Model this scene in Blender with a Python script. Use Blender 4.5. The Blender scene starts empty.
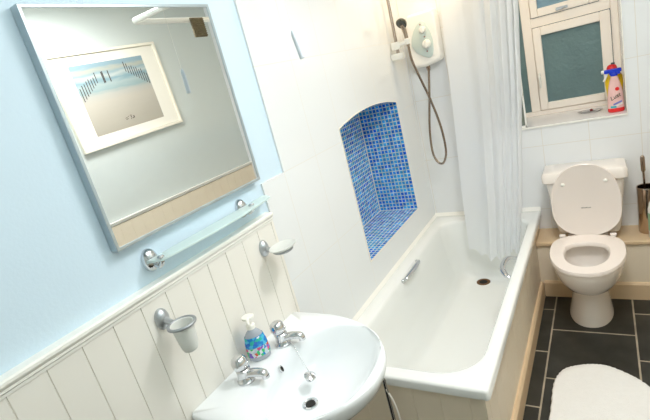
import bpy, bmesh, math, random
from mathutils import Vector, Matrix
random.seed(7)
SC = bpy.context.scene
COL = SC.collection
PI = math.pi

# ------------------------------------------------------------------ materials
def lin(c):
    c = c / 255.0
    return c / 12.92 if c <= 0.04045 else ((c + 0.055) / 1.055) ** 2.4

def rgb(r, g, b):
    return (lin(r), lin(g), lin(b), 1.0)

def mat(name, col, rough=0.5, metal=0.0, trans=0.0, alpha=1.0, coat=0.0, noise=0.0, nscale=8.0, bump=0.0, bscale=60.0, ior=1.45, spec=None, emit=None, emit_s=0.0):
    m = bpy.data.materials.new(name)
    m.use_nodes = True
    nt = m.node_tree
    b = nt.nodes['Principled BSDF']
    b.inputs['Base Color'].default_value = col
    b.inputs['Roughness'].default_value = rough
    b.inputs['Metallic'].default_value = metal
    b.inputs['Transmission Weight'].default_value = trans
    b.inputs['Alpha'].default_value = alpha
    b.inputs['IOR'].default_value = ior
    b.inputs['Coat Weight'].default_value = coat
    if spec is not None:
        b.inputs['Specular IOR Level'].default_value = spec
    if emit:
        b.inputs['Emission Color'].default_value = emit
        b.inputs['Emission Strength'].default_value = emit_s
    tc = nt.nodes.new('ShaderNodeTexCoord')
    if noise > 0:
        n = nt.nodes.new('ShaderNodeTexNoise')
        n.inputs['Scale'].default_value = nscale
        n.inputs['Detail'].default_value = 4
        nt.links.new(tc.outputs['Object'], n.inputs['Vector'])
        mx = nt.nodes.new('ShaderNodeMix')
        mx.data_type = 'RGBA'
        mx.inputs[6].default_value = tuple(c * (1 - noise) for c in col[:3]) + (1,)
        mx.inputs[7].default_value = tuple(min(1, c * (1 + noise)) for c in col[:3]) + (1,)
        nt.links.new(n.outputs['Fac'], mx.inputs[0])
        nt.links.new(mx.outputs[2], b.inputs['Base Color'])
    if bump > 0:
        n2 = nt.nodes.new('ShaderNodeTexNoise')
        n2.inputs['Scale'].default_value = bscale
        n2.inputs['Detail'].default_value = 3
        nt.links.new(tc.outputs['Object'], n2.inputs['Vector'])
        bp = nt.nodes.new('ShaderNodeBump')
        bp.inputs['Strength'].default_value = bump
        bp.inputs['Distance'].default_value = 0.01
        nt.links.new(n2.outputs['Fac'], bp.inputs['Height'])
        nt.links.new(bp.outputs['Normal'], b.inputs['Normal'])
    return m

def tile_mat(name, c1, c2, grout, bw, rh, mortar, off=0.0, ox=0.0, oy=0.0, rough=0.2, swap=False, mix_noise=None, bump=0.25, groutrough=0.8):
    """tiles laid out in metres on the UV map"""
    m = bpy.data.materials.new(name)
    m.use_nodes = True
    nt = m.node_tree
    b = nt.nodes['Principled BSDF']
    uv = nt.nodes.new('ShaderNodeUVMap')
    mp = nt.nodes.new('ShaderNodeMapping')
    nt.links.new(uv.outputs['UV'], mp.inputs['Vector'])
    mp.inputs['Location'].default_value = (ox, oy, 0)
    br = nt.nodes.new('ShaderNodeTexBrick')
    br.offset = off
    br.offset_frequency = 2
    br.inputs['Scale'].default_value = 1.0
    br.inputs['Mortar Size'].default_value = mortar
    br.inputs['Mortar Smooth'].default_value = 0.1
    br.inputs['Brick Width'].default_value = bw
    br.inputs['Row Height'].default_value = rh
    br.inputs['Color1'].default_value = c1
    br.inputs['Color2'].default_value = c2
    br.inputs['Mortar'].default_value = grout
    src = mp.outputs['Vector']
    if swap:
        sp = nt.nodes.new('ShaderNodeSeparateXYZ')
        cb = nt.nodes.new('ShaderNodeCombineXYZ')
        nt.links.new(mp.outputs['Vector'], sp.inputs[0])
        nt.links.new(sp.outputs['Y'], cb.inputs['X'])
        nt.links.new(sp.outputs['X'], cb.inputs['Y'])
        src = cb.outputs[0]
    nt.links.new(src, br.inputs['Vector'])
    out = br.outputs['Color']
    if mix_noise:
        n = nt.nodes.new('ShaderNodeTexNoise')
        n.inputs['Scale'].default_value = mix_noise
        n.inputs['Detail'].default_value = 5
        nt.links.new(src, n.inputs['Vector'])
        rp = nt.nodes.new('ShaderNodeMapRange')
        rp.inputs['From Min'].default_value = 0.3
        rp.inputs['From Max'].default_value = 0.7
        rp.inputs['To Min'].default_value = 0.6
        rp.inputs['To Max'].default_value = 1.25
        nt.links.new(n.outputs['Fac'], rp.inputs['Value'])
        mx = nt.nodes.new('ShaderNodeMix')
        mx.data_type = 'RGBA'
        mx.blend_type = 'MULTIPLY'
        mx.inputs[0].default_value = 1.0
        nt.links.new(br.outputs['Color'], mx.inputs[6])
        nt.links.new(rp.outputs['Result'], mx.inputs[7])
        out = mx.outputs[2]
    nt.links.new(out, b.inputs['Base Color'])
    r = nt.nodes.new('ShaderNodeMapRange')
    r.inputs['To Min'].default_value = rough
    r.inputs['To Max'].default_value = groutrough
    nt.links.new(br.outputs['Fac'], r.inputs['Value'])
    nt.links.new(r.outputs['Result'], b.inputs['Roughness'])
    if bump:
        inv = nt.nodes.new('ShaderNodeMath')
        inv.operation = 'SUBTRACT'
        inv.inputs[0].default_value = 1.0
        nt.links.new(br.outputs['Fac'], inv.inputs[1])
        bp = nt.nodes.new('ShaderNodeBump')
        bp.inputs['Strength'].default_value = bump
        bp.inputs['Distance'].default_value = 0.002
        nt.links.new(inv.outputs[0], bp.inputs['Height'])
        nt.links.new(bp.outputs['Normal'], b.inputs['Normal'])
    return m

BLUE_PAINT = mat('pale blue wall paint', rgb(209, 229, 242), 0.6, bump=0.04, bscale=120)
PALE_PAINT = mat('pale warm grey wall paint', rgb(210, 217, 214), 0.6, bump=0.04, bscale=120)
CREAM = mat('cream satin paint', rgb(234, 231, 223), 0.4, noise=0.02, nscale=3)
CREAM_WARM_LIT = mat('cream boards tinted by warm light', rgb(237, 224, 202), 0.42, noise=0.03, nscale=4)  # same cream paint as CREAM, with warm light tinted into the colour
LEDGE_WOOD = mat('cream beige ledge paint', rgb(222, 196, 160), 0.4, noise=0.04, nscale=4)
TRIM_WHITE = mat('white gloss trim', rgb(242, 241, 234), 0.3)
CEIL = mat('white ceiling paint', rgb(245, 243, 238), 0.8, bump=0.05)
WALL_TILE = tile_mat('large white wall tiles', rgb(232, 235, 236), rgb(233, 236, 237), rgb(222, 220, 214), 0.25, 0.4095, 0.0014, ox=-0.136, oy=-0.081, rough=0.18, bump=0.15)
FAR_TILE = tile_mat('large white far wall tiles', rgb(232, 234, 235), rgb(233, 235, 236), rgb(220, 216, 208), 0.245, 0.4095, 0.0018, ox=-0.01, oy=-0.09, rough=0.2, bump=0.15)
SLATE = tile_mat('dark slate floor tiles', rgb(44, 45, 41), rgb(56, 54, 48), rgb(172, 160, 140), 0.4076, 0.3866, 0.0042, off=0.5, ox=-0.7512, oy=-1.116 + 0.2038, rough=0.33, swap=True, mix_noise=9.0, bump=0.4)
GROUT_LINE = mat('grout and tile edge trim', rgb(238, 234, 222), 0.5)
CHROME = mat('polished chrome', rgb(215, 216, 218), 0.07, metal=1.0)
BRUSHED = mat('brushed grey metal', rgb(192, 196, 200), 0.36, metal=0.85)
RING_METAL = mat('dull grey ring metal', rgb(168, 172, 176), 0.4, metal=0.8)
CHROME_DARK = mat('shower hose metal', rgb(158, 140, 124), 0.25, metal=1.0, noise=0.2, nscale=90)
CERAMIC = mat('white glazed ceramic', rgb(236, 240, 242), 0.08, coat=0.4)
CERAMIC_WARM = mat('white toilet china', rgb(238, 230, 222), 0.1, coat=0.4)
SEAT_PLASTIC = mat('white toilet seat plastic', rgb(236, 226, 218), 0.2)
ACRYLIC = mat('white bath acrylic', rgb(236, 238, 235), 0.14, coat=0.3)
WHITE_PLASTIC = mat('white plastic', rgb(240, 238, 230), 0.3)
DARK = mat('dark hole', rgb(26, 22, 18), 0.6)
COPPER_DARK = mat('tarnished drain brass', rgb(120, 84, 48), 0.35, metal=0.8)
MIRROR = mat('mirror glass', (0.86, 0.88, 0.87, 1), 0.0, metal=1.0)
FRAME_METAL = mat('satin silver mirror frame', rgb(186, 198, 204), 0.3, metal=0.7)
FROST = mat('frosted glass', rgb(238, 254, 252), 0.35, trans=0.5, ior=1.3)
FROST_WHITE = mat('white frosted glass', rgb(240, 242, 238), 0.4, trans=0.35, ior=1.2)
FRAME_PVC = mat('cream white window frame', rgb(253, 244, 233), 0.3)
PANE_DUSK = mat('obscured window pane', rgb(122, 150, 152), 0.3, noise=0.22, nscale=6, trans=0.25, bump=0.5, bscale=45)
PANE_BLUE = mat('obscured blue window pane', rgb(140, 176, 196), 0.3, noise=0.12, nscale=6, trans=0.25, bump=0.4, bscale=45)
MOSAIC = tile_mat('blue mosaic tiles', rgb(16, 98, 222), rgb(70, 186, 240), rgb(222, 230, 216), 0.0245, 0.0245, 0.0027, rough=0.12, mix_noise=28.0, bump=0.5, oy=-0.667)
SHOWER_WHITE = mat('shower unit white plastic', rgb(246, 243, 236), 0.25)
PLATE_GREEN = mat('pale grey green plate', rgb(206, 218, 212), 0.3)
DARK_GREY = mat('dark grey rubber', rgb(78, 82, 78), 0.45)
RED = mat('red plastic', rgb(226, 44, 44), 0.3)
YELLOW = mat('yellow plastic', rgb(246, 206, 30), 0.3)
BLUE = mat('deep blue plastic', rgb(24, 58, 200), 0.3)
PINK = mat('pale pink label', rgb(240, 196, 188), 0.4, noise=0.1, nscale=30)
GREEN_INK = mat('dark green ink', rgb(38, 62, 28), 0.5)
TEAL_INK = mat('teal ink', rgb(70, 178, 190), 0.5)
LILAC_INK = mat('lilac ink', rgb(120, 130, 200), 0.5)
GREY_INK = mat('faint grey ink', rgb(164, 157, 150), 0.5)
RUG = mat('white looped mat pile', rgb(236, 236, 234), 0.95, noise=0.03, nscale=60, bump=0.35, bscale=180)
PALE_GREEN = mat('pale green plastic', rgb(150, 186, 150), 0.4)
WICKER = mat('brown woven cane', rgb(116, 104, 78), 0.7, noise=0.4, nscale=120, bump=0.8, bscale=140)
POST_INK = mat('dark groyne posts in print', rgb(70, 62, 58), 0.7)
PIC_FRAME = mat('cream picture frame', rgb(246, 240, 224), 0.35)
PIC_MOUNT = mat('ivory picture mount', rgb(246, 242, 230), 0.7)
LAMP_GLASS = mat('lit lamp glass', rgb(255, 240, 215), 0.4, emit=(1, 0.86, 0.66, 1), emit_s=6.0)
CLEAR_DISH = mat('clear plastic', rgb(232, 230, 228), 0.15, trans=0.7, ior=1.3)
DARK_RED = mat('dark red plastic', rgb(122, 34, 34), 0.4)

def curtain_mat():
    m = bpy.data.materials.new('sheer white curtain fabric')
    m.use_nodes = True
    nt = m.node_tree
    for n in list(nt.nodes):
        nt.nodes.remove(n)
    out = nt.nodes.new('ShaderNodeOutputMaterial')
    d = nt.nodes.new('ShaderNodeBsdfDiffuse')
    d.inputs['Color'].default_value = rgb(248, 250, 252)
    t = nt.nodes.new('ShaderNodeBsdfTranslucent')
    t.inputs['Color'].default_value = rgb(248, 250, 252)
    tr = nt.nodes.new('ShaderNodeBsdfTransparent')
    tr.inputs['Color'].default_value = (0.98, 0.98, 0.98, 1)
    m1 = nt.nodes.new('ShaderNodeMixShader')
    m1.inputs[0].default_value = 0.42
    m2 = nt.nodes.new('ShaderNodeMixShader')
    m2.inputs[0].default_value = 0.14
    nt.links.new(d.outputs[0], m1.inputs[1])
    nt.links.new(t.outputs[0], m1.inputs[2])
    nt.links.new(m1.outputs[0], m2.inputs[1])
    nt.links.new(tr.outputs[0], m2.inputs[2])
    nt.links.new(m2.outputs[0], out.inputs['Surface'])
    return m
CURTAIN = curtain_mat()

def print_mat():
    m = bpy.data.materials.new('beach photograph print')
    m.use_nodes = True
    nt = m.node_tree
    b = nt.nodes['Principled BSDF']
    b.inputs['Roughness'].default_value = 0.3
    uv = nt.nodes.new('ShaderNodeUVMap')
    sp = nt.nodes.new('ShaderNodeSeparateXYZ')
    nt.links.new(uv.outputs['UV'], sp.inputs[0])
    mp = nt.nodes.new('ShaderNodeMapping')
    mp.inputs['Scale'].default_value = (2.5, 9, 1)
    nt.links.new(uv.outputs['UV'], mp.inputs['Vector'])
    n = nt.nodes.new('ShaderNodeTexNoise')
    n.inputs['Scale'].default_value = 2.0
    n.inputs['Detail'].default_value = 6
    nt.links.new(mp.outputs[0], n.inputs['Vector'])
    ad = nt.nodes.new('ShaderNodeMath')
    ad.operation = 'MULTIPLY_ADD'
    ad.inputs[1].default_value = 0.10
    nt.links.new(n.outputs['Fac'], ad.inputs[0])
    nt.links.new(sp.outputs['Y'], ad.inputs[2])
    cr = nt.nodes.new('ShaderNodeValToRGB')
    cr.color_ramp.elements[0].position = 0.0
    cr.color_ramp.elements[0].color = rgb(176, 170, 156)
    cr.color_ramp.elements[1].position = 1.0
    cr.color_ramp.elements[1].color = rgb(140, 168, 180)
    for p, c in ((0.5, (190, 184, 172)), (0.60, (184, 183, 176)), (0.66, (150, 172, 174)), (0.74, (168, 184, 184)), (0.8, (132, 164, 174)), (0.86, (190, 198, 195)), (0.9, (148, 172, 180)), (0.95, (182, 182, 168))):
        e = cr.color_ramp.elements.new(p)
        e.color = rgb(*c)
    nt.links.new(ad.outputs[0], cr.inputs['Fac'])
    nt.links.new(cr.outputs['Color'], b.inputs['Base Color'])
    return m
PRINT = print_mat()

def wash_label_mat(els):
    m = bpy.data.materials.new('bright patterned soap label')
    m.use_nodes = True
    nt = m.node_tree
    b = nt.nodes['Principled BSDF']
    b.inputs['Roughness'].default_value = 0.25
    tc = nt.nodes.new('ShaderNodeTexCoord')
    v = nt.nodes.new('ShaderNodeTexVoronoi')
    v.inputs['Scale'].default_value = 95
    nt.links.new(tc.outputs['Object'], v.inputs['Vector'])
    cr = nt.nodes.new('ShaderNodeValToRGB')
    cr.color_ramp.interpolation = 'CONSTANT'
    cr.color_ramp.elements[0].color = rgb(*els[0][1])
    cr.color_ramp.elements[1].position = els[-1][0]
    cr.color_ramp.elements[1].color = rgb(*els[-1][1])
    for p, c in els[1:-1]:
        e = cr.color_ramp.elements.new(p)
        e.color = rgb(*c)
    sp = nt.nodes.new('ShaderNodeSeparateColor')
    nt.links.new(v.outputs['Color'], sp.inputs[0])
    nt.links.new(sp.outputs[0], cr.inputs['Fac'])
    nt.links.new(cr.outputs['Color'], b.inputs['Base Color'])
    return m
WASH_LABEL = wash_label_mat([(0.0, (30, 130, 205)), (0.3, (70, 186, 220)), (0.5, (28, 105, 200)), (0.68, (60, 160, 215)), (0.84, (40, 185, 165)), (0.92, (225, 235, 240))])
WASH_LABEL_LOW = wash_label_mat([(0.0, (190, 206, 216)), (0.22, (206, 80, 130)), (0.36, (60, 190, 120)), (0.5, (120, 90, 190)), (0.62, (214, 222, 228)), (0.78, (40, 140, 200)), (0.9, (200, 90, 70))])
SOAP_CLEAR = mat('clear bluish bottle', rgb(222, 230, 240), 0.12, trans=0.5, ior=1.3)

# ------------------------------------------------------------------ mesh helpers
def empty(name, loc, label=None, cat=None, group=None, kind=None):
    o = bpy.data.objects.new(name, None)
    o.empty_display_size = 0.05
    COL.objects.link(o)
    o.location = loc
    if label: o['label'] = label
    if cat: o['category'] = cat
    if group: o['group'] = group
    if kind: o['kind'] = kind
    return o

def tag(o, label=None, cat=None, group=None, kind=None):
    if label: o['label'] = label
    if cat: o['category'] = cat
    if group: o['group'] = group
    if kind: o['kind'] = kind
    return o

def link(name, bm, mats, parent=None, smooth=False, bevel=0.0, seg=2, subsurf=0, uv=True, angle=40, recalc=True):
    if recalc:
        bmesh.ops.recalc_face_normals(bm, faces=bm.faces)
    if uv:
        lay = bm.loops.layers.uv.verify()
        for f in bm.faces:
            n = f.normal
            a = max(range(3), key=lambda i: abs(n[i]))
            for l in f.loops:
                c = l.vert.co
                l[lay].uv = (c.y, c.z) if a == 0 else ((c.x, c.z) if a == 1 else (c.x, c.y))
    me = bpy.data.meshes.new(name)
    bm.to_mesh(me)
    bm.free()
    for m in (mats if isinstance(mats, (list, tuple)) else [mats]):
        me.materials.append(m)
    o = bpy.data.objects.new(name, me)
    COL.objects.link(o)
    if parent is not None:
        o.parent = parent
        if parent.type == 'EMPTY':
            o.matrix_parent_inverse = parent.matrix_basis.inverted()
    if bevel > 0:
        b = o.modifiers.new('bevel', 'BEVEL')
        b.width = bevel
        b.segments = seg
        b.limit_method = 'ANGLE'
        b.angle_limit = math.radians(40)
        smooth = True
    if subsurf:
        s = o.modifiers.new('sub', 'SUBSURF')
        s.levels = s.render_levels = subsurf
        smooth = True
    if smooth:
        me.polygons.foreach_set('use_smooth', [True] * len(me.polygons))
        try:
            me.set_sharp_from_angle(angle=math.radians(angle))
        except Exception:
            pass
    return o

def box(bm, x0, x1, y0, y1, z0, z1, mi=0):
    v = [bm.verts.new(p) for p in ((x0, y0, z0), (x1, y0, z0), (x1, y1, z0), (x0, y1, z0), (x0, y0, z1), (x1, y0, z1), (x1, y1, z1), (x0, y1, z1))]
    for q in ((0, 3, 2, 1), (4, 5, 6, 7), (0, 1, 5, 4), (1, 2, 6, 5), (2, 3, 7, 6), (3, 0, 4, 7)):
        f = bm.faces.new([v[i] for i in q])
        f.material_index = mi
    return v

def quad(bm, pts, mi=0):
    f = bm.faces.new([bm.verts.new(p) for p in pts])
    f.material_index = mi
    return f

def loft(bm, rings, close0=True, close1=True, mi=0):
    vr = [[bm.verts.new(p) for p in r] for r in rings]
    n = len(vr[0])
    for a, b in zip(vr[:-1], vr[1:]):
        for i in range(n):
            j = (i + 1) % n
            f = bm.faces.new((a[i], a[j], b[j], b[i]))
            f.material_index = mi
    if close0:
        bm.faces.new(vr[0][::-1]).material_index = mi
    if close1:
        bm.faces.new(vr[-1]).material_index = mi
    return vr

def frame_of(d):
    d = Vector(d).normalized()
    up = Vector((0, 0, 1)) if abs(d.z) < 0.95 else Vector((1, 0, 0))
    a = d.cross(up).normalized()
    return d, a, d.cross(a).normalized()

def lathe(bm, base, axis, prof, n=28, sx=1.0, sy=1.0, mi=0, close0=True, close1=True):
    """prof: (distance along axis, radius)"""
    d, a, b = frame_of(axis)
    base = Vector(base)
    rings = []
    for h, r in prof:
        r = max(r, 0.0004)
        rings.append([base + d * h + a * (r * sx * math.cos(2 * PI * i / n)) + b * (r * sy * math.sin(2 * PI * i / n)) for i in range(n)])
    return loft(bm, rings, close0, close1, mi)

def smooth_path(pts, k=8):
    P = [Vector(p) for p in pts]
    if len(P) < 3:
        return P
    P = [P[0] * 2 - P[1]] + P + [P[-1] * 2 - P[-2]]
    out = []
    for i in range(1, len(P) - 2):
        p0, p1, p2, p3 = P[i - 1], P[i], P[i + 1], P[i + 2]
        for s in range(k):
            t = s / k
            out.append(0.5 * ((2 * p1) + (p2 - p0) * t + (2 * p0 - 5 * p1 + 4 * p2 - p3) * t * t + (3 * p1 - p0 - 3 * p2 + p3) * t ** 3))
    out.append(P[-2])
    return out

def tube(bm, pts, r, n=12, k=8, smooth=True, mi=0, flat=1.0):
    P = smooth_path(pts, k) if smooth else [Vector(p) for p in pts]
    m = len(P)
    rad = r if callable(r) else (lambda t: r)
    T = []
    for i in range(m):
        d = P[min(i + 1, m - 1)] - P[max(i - 1, 0)]
        T.append(d.normalized())
    _, a, b = frame_of(T[0])
    rings = []
    for i in range(m):
        if i:
            q = T[i - 1].rotation_difference(T[i])
            a = q @ a
            b = q @ b
        rr = rad(i / max(1, m - 1))
        rings.append([P[i] + a * rr * math.cos(2 * PI * j / n) + b * rr * flat * math.sin(2 * PI * j / n) for j in range(n)])
    return loft(bm, rings, True, True, mi)

def prism_y(bm, prof, y0, y1, mi=0):
    """prof in (x, z) extruded along y"""
    return loft(bm, [[(x, y0, z) for x, z in prof], [(x, y1, z) for x, z in prof]], mi=mi)

def sphere(bm, c, r, sx=1, sy=1, sz=1, n=16):
    mtx = Matrix.Translation(c) @ Matrix.Diagonal((r * sx, r * sy, r * sz, 1))
    bmesh.ops.create_uvsphere(bm, u_segments=n, v_segments=n // 2 + 2, radius=1.0, matrix=mtx)

def text_part(name, body, size, mtx, m, parent, extrude=0.0003):
    cu = bpy.data.curves.new(name, 'FONT')
    cu.body = body
    cu.size = size
    cu.align_x = 'CENTER'
    cu.align_y = 'CENTER'
    cu.extrude = extrude
    cu.shear = 0.3
    o = bpy.data.objects.new(name, cu)
    COL.objects.link(o)
    cu.materials.append(m)
    dg = bpy.context.evaluated_depsgraph_get()
    me = bpy.data.meshes.new_from_object(o.evaluated_get(dg))
    bpy.data.objects.remove(o)
    o = bpy.data.objects.new(name, me)
    COL.objects.link(o)
    o.matrix_world = mtx
    if parent:
        o.parent = parent
        o.matrix_parent_inverse = (parent.matrix_basis.inverted() if parent.type == 'EMPTY' else Matrix.Identity(4))
    return o

def picture_frame_ring(bm, rect, w, xa, xb):
    """a mitred rectangular ring in the yz plane, from x = xa to xb"""
    a0, a1, b0, b1 = rect
    def r(x, k):
        return [(x, a0 + k, b0 + k), (x, a1 - k, b0 + k), (x, a1 - k, b1 - k), (x, a0 + k, b1 - k)]
    R4 = [[bm.verts.new(p) for p in q] for q in (r(xa, 0), r(xb, 0), r(xb, w), r(xa, w))]
    for a, b in zip(R4, R4[1:] + R4[:1]):
        for i in range(4):
            j = (i + 1) % 4
            bm.faces.new((a[i], a[j], b[j], b[i]))

# ------------------------------------------------------------------ room numbers
W, D, BACK, CEILZ = 1.60, 1.70, -1.95, 2.42
HB, BW = 0.4946, 0.69                    # bath rim height, bath width
NY0, NY1, NZB, NZS = 0.637, 1.399, 0.6675, 1.369
ND = 0.2736
STEP_Z = 1.3095                          # the lower tile courses start a little nearer
WX0, WX1, WZ0, WZ1, WY = 0.40, 1.175, 1.03, 2.25, 2.06

# floor
bm = bmesh.new()
box(bm, -0.05, W + 0.05, BACK - 0.05, D + 0.05, -0.06, 0.0)
tag(link('floor', bm, SLATE), 'dark slate tiled bathroom floor', kind='structure')
# ceiling
bm = bmesh.new()
box(bm, -0.05, W + 0.05, BACK - 0.05, D + 0.05, CEILZ, CEILZ + 0.05)
tag(link('ceiling', bm, CEIL), 'plain white ceiling', kind='structure')

# left wall: painted plaster, with the tiled part around the bath
bm = bmesh.new()
box(bm, -0.06, -0.008, BACK - 0.05, 0.30, 0.0, CEILZ)
tag(link('wall_left', bm, BLUE_PAINT), 'pale blue painted wall behind the mirror', kind='structure')

def arch_z(y):
    c, h = (NY0 + NY1) / 2, (NY1 - NY0) / 2
    rise = 0.042
    R = (h * h + rise * rise) / (2 * rise)
    return NZS + math.sqrt(R * R - (y - c) ** 2) - (R - rise)
AN = 24
AY = [NY0 + (NY1 - NY0) * i / AN for i in range(AN + 1)]
bm = bmesh.new()
def xq(y0, y1, z0, z1, x=0.0):
    quad(bm, [(x, y0, z0), (x, y1, z0), (x, y1, z1), (x, y0, z1)])
xq(0.136, NY0, STEP_Z, CEILZ)
xq(-0.010, NY0, 0, STEP_Z)
xq(NY1, D, 0, CEILZ)
xq(NY0, NY1, 0, NZB)
for a, b in zip(AY[:-1], AY[1:]):
    quad(bm, [(0, a, arch_z(a)), (0, b, arch_z(b)), (0, b, CEILZ), (0, a, CEILZ)])
quad(bm, [(-0.01, 0.136, STEP_Z), (0, 0.136, STEP_Z), (0, 0.136, CEILZ), (-0.01, 0.136, CEILZ)])
quad(bm, [(-0.01, -0.010, 0), (0, -0.010, 0), (0, -0.010, STEP_Z), (-0.01, -0.010, STEP_Z)])
quad(bm, [(-0.01, -0.010, STEP_Z), (0, -0.010, STEP_Z), (0, 0.136, STEP_Z), (-0.01, 0.136, STEP_Z)])
bmesh.ops.remove_doubles(bm, verts=bm.verts, dist=0.0005)
tag(link('wall_left_tiling', bm, WALL_TILE, recalc=True), 'large white tiles covering the left wall beside the bath', kind='structure')

# arched niche lined with blue mosaic
bm = bmesh.new()
x1 = -ND
quad(bm, [(x1, NY0, NZB), (x1, NY1, NZB), (0, NY1, NZB), (0, NY0, NZB)])
quad(bm, [(x1, NY1, NZB), (0, NY1, NZB), (0, NY1, NZS), (x1, NY1, NZS)])
quad(bm, [(x1, NY0, NZB), (0, NY0, NZB), (0, NY0, NZS), (x1, NY0, NZS)])
for a, b in zip(AY[:-1], AY[1:]):
    quad(bm, [(x1, a, NZB), (x1, b, NZB), (x1, b, arch_z(b)), (x1, a, arch_z(a))])
    quad(bm, [(x1, a, arch_z(a)), (x1, b, arch_z(b)), (0, b, arch_z(b)), (0, a, arch_z(a))])
niche = tag(link('wall_left_niche', bm, MOSAIC), 'arched niche lined with small blue mosaic tiles', kind='structure')
bm = bmesh.new()
t = 0.006
box(bm, -0.002, 0.0025, NY0 - t, NY0 + 0.001, NZB - t, NZS)
box(bm, -0.002, 0.0025, NY1 - 0.001, NY1 + t, NZB - t, NZS)
box(bm, -0.002, 0.0025, NY0, NY1, NZB - t, NZB + 0.001)
for a, b in zip(AY[:-1], AY[1:]):
    za, zb = arch_z(a), arch_z(b)
    loft(bm, [[(-0.002, a, za), (0.0025, a, za), (0.0025, a, za + t), (-0.002, a, za + t)], [(-0.002, b, zb), (0.0025, b, zb), (0.0025, b, zb + t), (-0.002, b, zb + t)]])
box(bm, x1, x1 + 0.004, NY1 - 0.004, NY1, NZB, NZS + 0.02)
box(bm, x1, x1 + 0.004, NY0, NY1, NZB, NZB + 0.004)
box(bm, x1, 0, NY1 - 0.004, NY1, NZB, NZB + 0.004)
tag(link('trim_1', bm, GROUT_LINE), 'pale edging strip around the mosaic niche', kind='structure')

# far wall with the window recess
bm = bmesh.new()
def yq(x0, x1, z0, z1, y=D):
    quad(bm, [(x0, y, z0), (x1, y, z0), (x1, y, z1), (x0, y, z1)])
yq(-0.3, WX0, 0, CEILZ)
yq(WX1, W + 0.05, 0, CEILZ)
yq(WX0, WX1, 0, WZ0)
yq(WX0, WX1, WZ1, CEILZ)
for x in (WX0, WX1):
    quad(bm, [(x, D, WZ0), (x, WY + 0.08, WZ0), (x, WY + 0.08, WZ1), (x, D, WZ1)])
quad(bm, [(WX0, D, WZ1), (WX1, D, WZ1), (WX1, WY + 0.08, WZ1), (WX0, WY + 0.08, WZ1)])
quad(bm, [(WX0, D, WZ0 - 0.002), (WX1, D, WZ0 - 0.002), (WX1, WY + 0.08, WZ0 - 0.002), (WX0, WY + 0.08, WZ0 - 0.002)])
bmesh.ops.remove_doubles(bm, verts=bm.verts, dist=0.0005)
tag(link('wall_far', bm, FAR_TILE), 'white tiled far wall with a deep window recess', kind='structure')

# right wall and back wall (seen in the mirror)
bm = bmesh.new()
box(bm, W, W + 0.05, BACK - 0.05, D, 0, CEILZ)
tag(link('wall_right', bm, PALE_PAINT), 'pale grey painted right wall', kind='structure')
bm = bmesh.new()
box(bm, -0.05, W + 0.05, BACK - 0.05, BACK, 0, CEILZ)
tag(link('wall_back', bm, PALE_PAINT), 'pale grey painted wall behind the camera', kind='structure')

# tongue and groove panelling -------------------------------------------------
def boards(bm, along0, along1, phase, z0, z1, place, pitch=0.085, g=0.0018, dep=0.0018):
    """place(a, depth, z) -> point; depth 0 is the face, positive goes into the wall"""
    xs = [(along0, 0.0)]
    k = math.ceil((along0 - phase) / pitch + 1e-6)
    while phase + k * pitch < along1 - g:
        c = phase + k * pitch
        if c > along0 + g:
            xs += [(c - g, 0.0), (c - g * 0.3, dep), (c + g * 0.3, dep), (c + g, 0.0)]
        k += 1
    xs.append((along1, 0.0))
    lo = [bm.verts.new(place(a, d, z0)) for a, d in xs]
    hi = [bm.verts.new(place(a, d, z1)) for a, d in xs]
    lb = [bm.verts.new(place(a, 0.012, z0)) for a, d in (xs[0], xs[-1])]
    hb_ = [bm.verts.new(place(a, 0.012, z1)) for a, d in (xs[0], xs[-1])]
    for i in range(len(xs) - 1):
        bm.faces.new((lo[i], lo[i + 1], hi[i + 1], hi[i]))
    bm.faces.new((lb[0], lo[0], hi[0], hb_[0]))
    bm.faces.new((lo[-1], lb[1], hb_[1], hi[-1]))
    bm.faces.new([hb_[0]] + hi + [hb_[1]])

bm = bmesh.new()
boards(bm, BACK, -0.024, -0.038, 0, 1.175, lambda a, d, z: (0.012 - d * 1.6, a, z))
tag(link('trim_2', bm, CREAM), 'cream tongue and groove panelling on the left wall', kind='structure')
bm = bmesh.new()
boards(bm, BACK, D, 0.0, 0, 1.075, lambda a, d, z: (W - 0.012 + d, a, z), g=0.001, dep=0.001)
tag(link('trim_3', bm, CREAM_WARM_LIT), 'cream tongue and groove panelling on the right wall', kind='structure')
# dado rails
prof = [(-0.008, 1.176), (0.015, 1.176), (0.016, 1.183), (0.020, 1.187), (0.020, 1.193), (0.024, 1.197), (0.027, 1.202), (0.027, 1.209), (0.023, 1.213), (-0.008, 1.214)]
bm = bmesh.new()
prism_y(bm, [(x, z - 0.008) for x, z in prof], BACK, -0.030)
tag(link('trim_4', bm, TRIM_WHITE, smooth=True, angle=25), 'cream moulded dado rail along the left wall', kind='structure')
bm = bmesh.new()
prism_y(bm, [(W - 0.008 - x * 0.5, 1.102 + (z - 1.214) * 0.6) for x, z in prof], BACK, D)
tag(link('trim_5', bm, TRIM_WHITE, smooth=True, angle=25), 'cream moulded dado rail along the right wall', kind='structure')

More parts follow.
